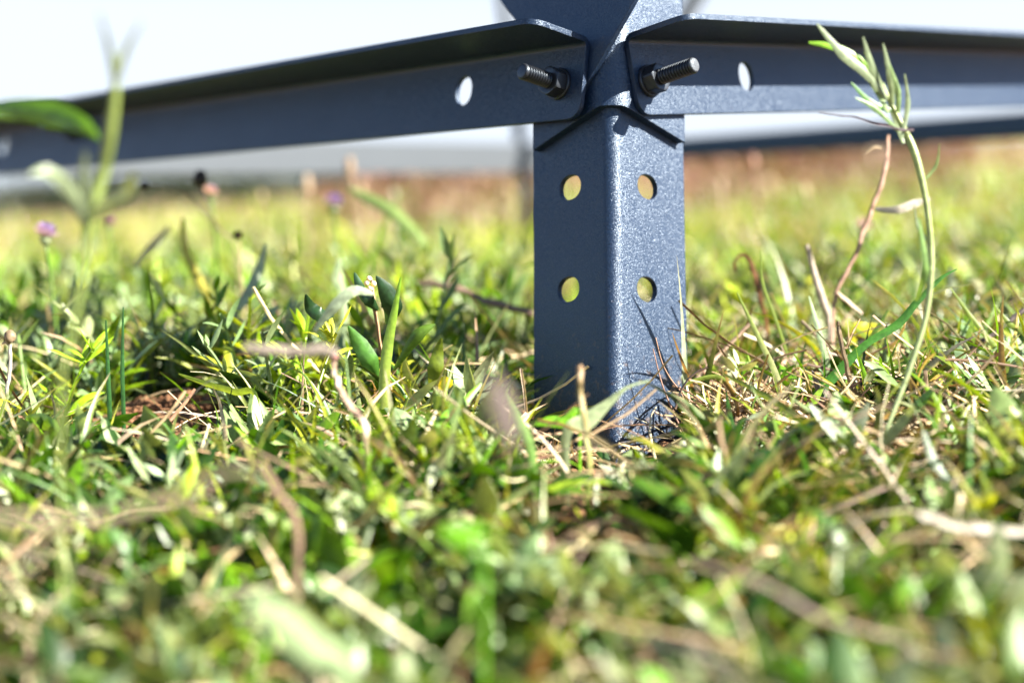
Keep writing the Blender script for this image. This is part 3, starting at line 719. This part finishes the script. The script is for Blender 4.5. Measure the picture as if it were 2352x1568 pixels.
# dark leaved plant with white buds left of the post
b = Vector(P(900, 930, .515)); b.z = G(b.x, b.y)
t = plant('dark_leaved_weed', 'dark green pointed-leaved weed with tiny white buds, left of the post', 'weed', b)
pp('stem', stem_me(rooted([(852, 640, .505), (860, 700, .505), (872, 790, .51), (895, 880, .515)]), [5, 7, 8, 9], (.3, .17, .1)), M_STEM, t)
for pts, w, c in (([(890, 745, .505), (900, 705, .50), (885, 665, .498), (864, 634, .497)], [8, 50, 36, 3], DKG),
                  ([(836, 694, .505), (826, 660, .50), (814, 626, .50)], [6, 24, 3], (.03, .08, .03)),
                  ([(868, 712, .505), (848, 690, .50), (832, 672, .50)], [6, 30, 4], DKG),
                  ([(766, 724, .505), (735, 722, .50), (714, 706, .50), (702, 676, .497)], [6, 34, 30, 3], DKG),
                  ([(866, 870, .505), (850, 830, .50), (826, 790, .50), (800, 748, .498)], [8, 42, 38, 3], (.06, .16, .02)),
                  ([(990, 895, .505), (1000, 850, .50), (1006, 810, .50), (1014, 776, .498)], [8, 40, 26, 3], (.12, .16, .01)),
                  ([(1010, 880, .50), (1024, 880, .497), (1040, 878, .496)], [30, 34, 10], (.55, .42, .01)),
                  ([(905, 850, .505), (960, 770, .50), (1000, 745, .50)], [6, 30, 4], GREEN)):
    pp('leaf', ribbon_me(pts, w, c, fold=.3), M_LEAF, t)
for x, y in ((848, 640), (858, 652), (842, 650), (850, 662)):
    pp('bud', ball_me(P(x, y, .503), .0010, (.7, .62, .48)), M_PETAL, t)
blade('bright upright grass blade among the dark pointed leaves left of the post', [(921, 636, .49), (905, 720, .49), (890, 800, .49), (882, 900, .49)], [3, 18, 27, 26], (.20, .36, .02), (.4, .42, .1), face=.2)
blade('twin thin dark blade, the left one standing before the brown clod', [(243, 735, .50), (248, 850, .50), (252, 960, .50)], [3, 10, 11], (.03, .10, .02))
blade('twin thin dark blade, the right one standing before the brown clod', [(283, 705, .50), (281, 850, .50), (284, 960, .50)], [3, 10, 10], (.03, .10, .02))

# seed head on the left edge
b = Vector(P(0, 1020, .50)); b.z = G(b.x, b.y)
t = plant('seed_head_stalk', 'pale stalk with one round seed head at the left edge', 'seed head', b)
pp('stem', stem_me(rooted([(24, 790, .50), (22, 860, .50), (12, 920, .50), (-4, 985, .50)]), [6, 7, 7, 7], (.36, .32, .26), None, .08), M_DRY, t)
pp('seed_head', ball_me(P(23, 773, .50), .0021, (.20, .14, .08), lump=.15, sz=1.15), M_DRY, t)
pp('bract', ribbon_me([(22, 792, .50), (14, 786, .499), (4, 790, .499)], [6, 8, 3], TAN), M_DRY, t)

# things right at the foot of the post
stalk('upright cut brown twig in front of the shaded face of the post', [(1329, 842, .42), (1334, 880, .42), (1342, 960, .42), (1352, 1040, .42)], [20, 22, 20, 18], (.34, .22, .12), (.25, .3, .06), jit=.15)
blade('pale pointed leaf with a dry curling tip across the post foot', [(1492, 874, .44), (1440, 890, .44), (1398, 925, .44), (1350, 965, .44), (1300, 1000, .44)], [3, 7, 20, 44, 24], (.32, .38, .2), face=.3)
blade('bright broad leaf at the shaded foot of the post', [(1225, 975, .45), (1262, 968, .45), (1300, 968, .45), (1330, 950, .45)], [4, 26, 28, 8], (.14, .34, .01))
blade('mauve brown dead leaf, strongly blurred, left of the post foot', [(1132, 855, .27), (1146, 915, .27), (1166, 985, .27), (1180, 1030, .27)], [10, 66, 58, 14], (.15, .115, .10), mat=M_DRY, root=False, name='dead_leaf', cat='dead leaf', group=None)
stalk('hair-thin straw arching off the sunlit foot of the post', [(1506, 775, .50), (1526, 845, .50), (1570, 905, .50), (1640, 960, .50), (1700, 1000, .50)], [3, 4, 5, 5, 5], (.45, .26, .16), jit=0)
stalk('reddish hair-thin root against the sunlit post face', [(1500, 800, .49), (1520, 880, .49), (1548, 950, .49), (1590, 1040, .49)], [3, 5, 6, 6], (.35, .20, .14), jit=0)
blade('green blade folded over at the right edge of the post', [(1815, 1000, .50), (1760, 960, .50), (1700, 915, .50), (1655, 868, .50), (1600, 872, .50), (1568, 888, .50)][::-1], [3, 9, 12, 13, 12, 10], YG, face=.3)
stalk('short straw laid against the right foot of the post', [(1480, 1100, .455), (1560, 1050, .455), (1650, 1005, .46)], [7, 8, 8], (.62, .56, .36), root=False, jit=.05)
stalk('tan straw leaning from the heap toward the upper right', [(1725, 742, .54), (1660, 805, .54), (1585, 890, .535)], [10, 11, 12], (.62, .42, .28), jit=.1)
stalk('long pale straw lying across the litter right of the post', [(1500, 1060, .46), (1640, 1010, .46), (1800, 985, .465), (1960, 960, .47)], [6, 7, 7, 5], (.55, .47, .33), root=False, jit=.1)
for k, (x, y, x2, y2) in enumerate(((1108, 985, 1160, 932), (1178, 990, 1212, 950))):
    blade(['split straw chip lying in the pit left of the post', 'short frayed chip beside the post foot'][k], [(x, y, .47), ((x + x2) / 2, (y + y2) / 2, .47), (x2, y2, .475)], [6, 16, 12], (.62, .47, .32), mat=M_DRY, name='straw_chip', cat='straw chip', root=False, group='straw chips')

# grass blades and twigs on the right
blade('long green blade rising to the left, nearest the post on its right', [(1693, 672, .52), (1740, 770, .515), (1782, 860, .51), (1806, 950, .51), (1815, 1010, .51)], [3, 12, 15, 15, 12], YG, (.55, .5, .3), face=.1)
blade('hair-thin yellow green blade standing high between post and hooked stem', [(1747, 575, .54), (1752, 650, .54), (1780, 730, .54), (1800, 790, .54), (1812, 850, .54)], [2, 7, 8, 8, 8], YG)
blade('longest dark green blade sweeping up to the right', [(2198, 618, .50), (2160, 640, .50), (2105, 695, .50), (2062, 745, .50), (1990, 790, .50), (1930, 850, .50), (1870, 925, .50)], [2, 9, 16, 20, 17, 24, 26], (.05, .15, .02), (.06, .20, .02), face=.35)
blade('flat yellow green blade lying low to the right', [(2030, 985, .475), (1940, 975, .48), (1860, 965, .485), (1810, 955, .49)][::-1], [4, 20, 20, 10], YG, face=.9)
blade('short bright blade leaning right in the middle of the right tuft', [(1895, 880, .49), (1870, 920, .49), (1845, 965, .49)], [3, 20, 20], (.22, .36, .03))
blade('long blade running down to the right in the foreground', [(1660, 858, .47), (1760, 910, .455), (1850, 970, .44), (1960, 1040, .42)], [4, 14, 16, 16], YG, face=.4)
blade('upright yellow green blade under the dark seed twigs', [(2110, 780, .50), (2085, 850, .50), (2070, 900, .50)], [3, 16, 16], YG)
blade('upright blade in the right tuft with a sharp tip', [(2140, 830, .50), (2100, 900, .50), (2080, 950, .50)], [3, 14, 14], YG)
blade('thin dark blade crossing above the right tuft', [(2150, 785, .51), (2080, 830, .51), (2000, 890, .51)], [3, 8, 9], GREEN)
blade('blade entering from the right edge above the litter', [(2352, 870, .49), (2230, 870, .49), (2130, 900, .49), (2060, 950, .49)], [12, 14, 14, 12], GREEN, face=.5)
blade('yellow green blade leaning left near the right edge', [(2182, 660, .53), (2240, 740, .53), (2300, 810, .525), (2370, 860, .52)], [3, 11, 13, 12], YG)
blade('second blade leaning left at the right edge', [(2282, 700, .52), (2320, 745, .52), (2365, 790, .515)], [3, 14, 16], YG)
blade('white lit blade standing in front of the pale stalk', [(1858, 680, .53), (1880, 760, .53), (1900, 850, .53)], [3, 14, 16], (.4, .5, .3), GREEN)
blade('fresh blade leaning right beside the yellow leaf', [(2040, 712, .54), (2005, 770, .54), (1975, 820, .54)], [3, 13, 14], GREEN)
blade('yellow leaf glowing behind the right tuft', [(2015, 745, .57), (1990, 760, .57), (1960, 765, .57)], [6, 40, 16], (.45, .42, .01), name='yellow_leaf', cat='leaf', group=None)
b = Vector(P(1975, 940, .495)); b.z = G(b.x, b.y)
t = plant('forked_twig', 'dry upright twig forked at its tip, centre of the right tuft', 'twig', b)
pp('stem', stem_me(rooted([(1924, 738, .495), (1930, 765, .495), (1948, 850, .495), (1972, 925, .495), (1982, 990, .495)]), [6, 11, 12, 13, 12, 12], (.40, .28, .15), None, .3), M_DRY, t)
pp('side_twig', stem_me([(1942, 800, .495), (1950, 775, .494), (1946, 735, .494)], [8, 4, 2], (.40, .28, .15)), M_DRY, t)
pp('side_twig', stem_me([(1945, 800, .495), (1958, 765, .494), (1976, 732, .494)], [7, 4, 2], (.40, .28, .15)), M_DRY, t)
b = Vector(P(1765, 820, .59)); b.z = G(b.x, b.y)
t = plant('hooked_dead_stem', 'blackened orange stem hooked over at the top, just right of the post', 'dead stem', b)
pp('stem', stem_me(rooted([(1688, 625, .59), (1690, 600, .59), (1712, 588, .59), (1735, 640, .59), (1748, 700, .59), (1762, 760, .59)]), [4, 8, 10, 17, 13, 11, 11], (.09, .035, .012), (.22, .10, .03), .35), M_DRY, t)
blade('pale papery stalk, broken at the top, right of the hooked stem', [(1853, 562, .58), (1866, 610, .58), (1876, 650, .58), (1893, 700, .58), (1905, 750, .58)], [12, 12, 18, 18, 12], (.36, .29, .22), mat=M_DRY, name='dry_stalk', cat='dry stalk', group='single dead stalks', fold=.6)
stalk('short tan stalk crossing low beside the leaning twig', [(1925, 672, .57), (1950, 695, .57), (1980, 720, .57)], [14, 16, 10], (.50, .38, .26), jit=.1, root=False)
stalk('dark bent stem arching over the right tuft', [(2150, 845, .53), (2140, 790, .53), (2118, 782, .53), (2095, 830, .53), (2080, 880, .53)], [12, 14, 14, 15, 14], (.13, .08, .06), jit=.2)
stalk('short upright dark tipped stub among the litter', [(2092, 860, .485), (2105, 900, .485), (2118, 950, .485)], [8, 11, 12], (.24, .16, .1), jit=.3)
stalk('thin dark stalk lying from the tuft to the right', [(2150, 852, .49), (2060, 868, .49), (1975, 915, .49)], [2, 6, 6], BRN, jit=.1)
stalk('brown crooked stalk standing at the right edge', [(2340, 830, .49), (2330, 880, .49), (2300, 930, .49), (2260, 990, .485)], [12, 14, 12, 10], (.34, .21, .12), jit=.4)
stalk('tan frayed stalk in the litter near the right edge', [(2125, 850, .48), (2130, 920, .48), (2160, 980, .475)], [8, 18, 14], (.46, .31, .18), jit=.5)
stalk('dark grey stalk slanting behind the tuft', [(2010, 770, .60), (1960, 800, .60), (1900, 845, .60)], [12, 13, 12], (.10, .08, .09), jit=.1)
stalk('dark stalk slanting in from the right edge', [(2352, 710, .53), (2290, 760, .53), (2220, 815, .53)], [11, 12, 11], (.13, .10, .09), jit=.15)
blade('dark grey folded leaf leaning left behind the litter', [(1865, 850, .50), (1885, 905, .50), (1915, 960, .50)][::-1][::-1], [3, 18, 8], (.10, .08, .08), mat=M_DRY, name='dead_leaf', cat='dead leaf', group=None)

# background blades, flowers and dark buds
blade('wide pale blade arching to the right far behind, between buds and post', [(975, 575, .74), (962, 545, .74), (905, 490, .75), (850, 458, .76), (800, 432, .77)], [18, 22, 30, 26, 8], (.24, .33, .10), root=False)
stalk('thick blurred brown stalk running down to the post', [(960, 650, .64), (1050, 668, .63), (1130, 695, .62), (1225, 722, .61)], [14, 20, 22, 18], (.30, .20, .14), root=False, jit=.1)
blade('yellow blade bent in front of the left weeds', [(420, 500, .66), (425, 570, .66), (455, 640, .65), (485, 690, .65)], [8, 20, 22, 10], (.36, .32, .05), root=False)
blade('pale dry blade slanting up left of the yellow one', [(390, 520, .68), (350, 565, .68), (310, 610, .68)], [8, 22, 14], (.36, .32, .18), root=False)
blade('long pale silver leaf rising behind the dark leaved weed', [(858, 676, .46), (812, 668, .458), (768, 704, .458), (722, 760, .46)], [6, 26, 26, 8], (.26, .31, .20), root=False)
blade('silver leaf beside the pale cluster, left middle', [(610, 560, .60), (595, 620, .60), (560, 690, .59), (530, 730, .59)], [5, 24, 22, 10], (.25, .30, .19), root=False)
blade('upright pale green leaf left of the white buds', [(778, 590, .62), (776, 640, .62), (790, 700, .61)], [5, 26, 18], (.34, .42, .22))
flow = [(105, 543, .62, .0068, (.42, .30, .60), 'large lilac flower low at the far left'), (766, 472, .74, .0070, (.26, .18, .46), 'violet flower behind the left rail middle'),
        (484, 446, .70, .0050, (.48, .32, .42), 'pink flower just right of the black bud'), (250, 515, .74, .0050, (.36, .20, .34), 'pink flower behind the pale leaves of the tall stem'),
        (1985, 527, .72, .0064, (.40, .28, .40), 'mauve flower behind the leaning twig'), (2310, 605, .72, .0050, (.55, .60, .52), 'small white flower near the right edge')]
def flower(x, y, Y_, r, c, lab):
    p = P(x, y, Y_); b = Vector((p.x + .004, p.y + .004, G(p.x + .004, p.y + .004)))
    t = plant('meadow_flower', lab, 'flower', b, 'blurred meadow flowers')
    V, Fc = tube_vf([p - Vector((0, 0, r * .4)), (p + b) * .5 + Vector((.002, 0, 0)), b - Vector((0, 0, .003))], [.0008, .0009, .001], 6); me = mesh(V, Fc); tinted(me, GREEN); pp('stem', me, M_STEM, t)
    V = []; Fc = []
    for k in range(26):                                        # ring of narrow petals round a domed head
        a = k * 2.4; el = .15 + 1.1 * (k / 26); d = Vector((math.cos(a) * math.cos(el), math.sin(a) * math.cos(el), math.sin(el))); s = d.cross(Vector((0, 0, 1))).normalized() * r * .28
        n = len(V); V += [p, p + d * r * .6 + s, p + d * r * 1.1, p + d * r * .6 - s]; Fc.append((n, n + 1, n + 2, n + 3))
    me = mesh(V, Fc); tinted(me, c, None, .15); pp('petals', me, M_PETAL, t)
    pp('calyx', ball_me(p - Vector((0, 0, r * .25)), r * .38, (.15, .18, .08)), M_STEM, t)
for f in flow: flower(*f)
b = Vector(P(545, 640, .70)); b.z = G(b.x, b.y)
t = plant('dead_bud_stem', 'dry stem with a black round bud and another bent sideways, below the left rail', 'dead flower', b)
pp('stem', stem_me(rooted([(458, 415, .68), (470, 470, .68), (505, 525, .69), (545, 600, .70)]), [4, 5, 5, 5], (.20, .15, .09), None, 0), M_DRY, t)
pp('side_stem', stem_me([(505, 530, .69), (440, 460, .68), (400, 432, .68), (345, 425, .68)], [5, 4, 4, 6], (.12, .09, .06), None, 0), M_DRY, t)
pp('bud', ball_me(P(460, 410, .68), .0036, (.02, .014, .01), sz=1.15), M_DRY, t)
pp('bud', ball_me(P(332, 426, .68), .0026, (.03, .022, .018), sz=.8), M_DRY, t)
b = Vector(P(548, 545, .66)); b.z = G(b.x, b.y)
t = plant('seed_pod_stem', 'small brown pod on a thin stem above the left weeds', 'dead flower', b)
pp('stem', stem_me(rooted([(548, 545, .64), (552, 620, .64), (560, 700, .64)]), [6, 6, 6], (.24, .2, .08)), M_DRY, t)
pp('pod', ball_me(P(546, 540, .64), .0024, (.10, .055, .03), sz=.8), M_DRY, t)

# tall dry stems in the field, overlapping the horizon
def seed_stem(px, top, Y_, hd, c, label):
    p = P(px, top, Y_); x2 = p.x + random.uniform(-.012, .012) * Y_; b = Vector((x2, Y_, G(x2, Y_)))
    t = plant('dry_seed_stem', label, 'dry stem', b, 'tall dry stems standing in the field')
    V, Fc = tube_vf([p, (p + b) * .5 + Vector((.004 * Y_, 0, 0)), b - Vector((0, 0, .004))], [.0007 * Y_ + .0003, .0009 * Y_, .001 * Y_], 6); me = mesh(V, Fc); tinted(me, c, None, .2); pp('stem', me, M_DRY, t)
    pp('seed_head', ball_me(p, hd * .7, tuple(min(1, k * 1.2) for k in c), lump=.5, sz=2.2), M_DRY, t)
for a in ((706, 425, .95, .0042, (.34, .25, .16), 'pale seed head standing before the grey far rail, left of the violet flower'),
          (803, 385, .90, .0040, (.24, .16, .09), 'tallest brown dry stem right of the violet flower'),
          (830, 440, 1.0, .0034, (.28, .20, .11), 'shorter brown stem beside the tallest dry stem'),
          (905, 450, 1.1, .0036, (.34, .30, .20), 'greyish blurred seed head above the arching pale blade'),
          (600, 455, 1.1, .0032, (.30, .24, .12), 'yellowish blurred stem between pink flower and pale seed head'),
          (1165, 440, 1.2, .0036, (.26, .18, .11), 'brown blurred stem close to the left edge of the post'),
          (1730, 372, 1.0, .0034, (.32, .17, .12), 'tallest reddish stem in the field right of the post'),
          (1655, 430, 1.1, .0034, (.34, .24, .16), 'short reddish stem nearest the right side of the post'),
          (1850, 440, 1.0, .0030, (.32, .25, .13), 'tan blurred stem left of the leaning twig'),
          (2230, 420, 1.1, .0034, (.30, .26, .14), 'tan blurred stem near the right edge of the field')): seed_stem(*a)

# out-of-focus stalks and leaves nearest the lens
stalk('long pale hairy stalk lying across the lower left corner', [(-30, 1190, .27), (110, 1200, .27), (280, 1185, .27), (420, 1140, .27), (520, 1085, .27), (600, 1090, .27)], [22, 24, 20, 20, 16, 10], (.34, .26, .18), root=False, jit=.2)
stalk('stalk rising from the lower left edge to meet the pale one', [(110, 1195, .27), (60, 1290, .265), (0, 1370, .26)], [14, 20, 24], (.30, .24, .16), root=False)
stalk('pale horizontal stalk floating over the left tufts', [(560, 798, .37), (640, 808, .37), (740, 804, .37), (775, 818, .37)], [22, 30, 28, 18], (.42, .34, .27), root=False)
b = Vector(P(840, 1010, .42)); b.z = G(b.x, b.y)
t = plant('red_node_stem', 'brown stem with a pinkish red node, left middle foreground', 'weed', b)
pp('stem', stem_me(rooted([(766, 815, .43), (775, 870, .43), (800, 930, .425), (838, 1000, .42)]), [12, 16, 18, 18], (.36, .24, .17)), M_STEM, t)
pp('node', ball_me(P(766, 818, .43), .0016, (.38, .12, .11)), M_STEM, t)
stalk('short brown stalk leaning left in the lower left', [(600, 1062, .35), (635, 1130, .35), (682, 1225, .35)], [16, 22, 26], (.46, .30, .20), jit=.1)
stalk('tan upright stalk in front of the root heap', [(1652, 960, .40), (1660, 1040, .40), (1672, 1130, .40)], [14, 20, 20], (.52, .34, .2), jit=.1)
stalk('pale stalk lying at the lower right edge', [(2110, 1180, .35), (2200, 1215, .35), (2300, 1225, .35), (2380, 1222, .35)], [20, 28, 28, 26], (.60, .53, .42), root=False)
stalk('long thin brown stalk running down through the lower right', [(1590, 1290, .30), (1750, 1340, .30), (1900, 1420, .30), (2080, 1470, .30)], [9, 13, 14, 14], (.22, .14, .10), root=False)
blade('silvery leaf hanging left of the pale lower right stalk', [(2120, 990, .41), (2150, 1070, .41), (2205, 1150, .40)], [8, 22, 16], (.42, .48, .38))
blade('pale wide leaf low in the centre foreground', [(575, 1370, .27), (650, 1430, .27), (730, 1500, .27), (790, 1560, .27)], [30, 80, 76, 40], (.34, .44, .22))
blade('bright green leaf in the near foreground, centre', [(1010, 1215, .30), (1060, 1235, .30), (1110, 1262, .30)], [10, 56, 12], (.14, .36, .01))
blade('green blade slanting to the pit from lower left of the post', [(1105, 880, .455), (1065, 925, .45), (1010, 985, .445)], [3, 20, 20], (.16, .34, .02))
blade('slender blade in front of the pit at the post', [(1165, 900, .42), (1195, 970, .42), (1222, 1050, .42)], [4, 22, 20], (.16, .28, .06))
blade('drooping blade arching over the clod on the left', [(410, 858, .49), (470, 880, .49), (540, 900, .485), (590, 920, .48)], [3, 14, 18, 14], (.30, .40, .05), face=.6)
blade('olive leaf folded near the left seed head', [(60, 960, .47), (100, 968, .465), (130, 1000, .46)], [10, 40, 20], (.16, .28, .03), face=.4)
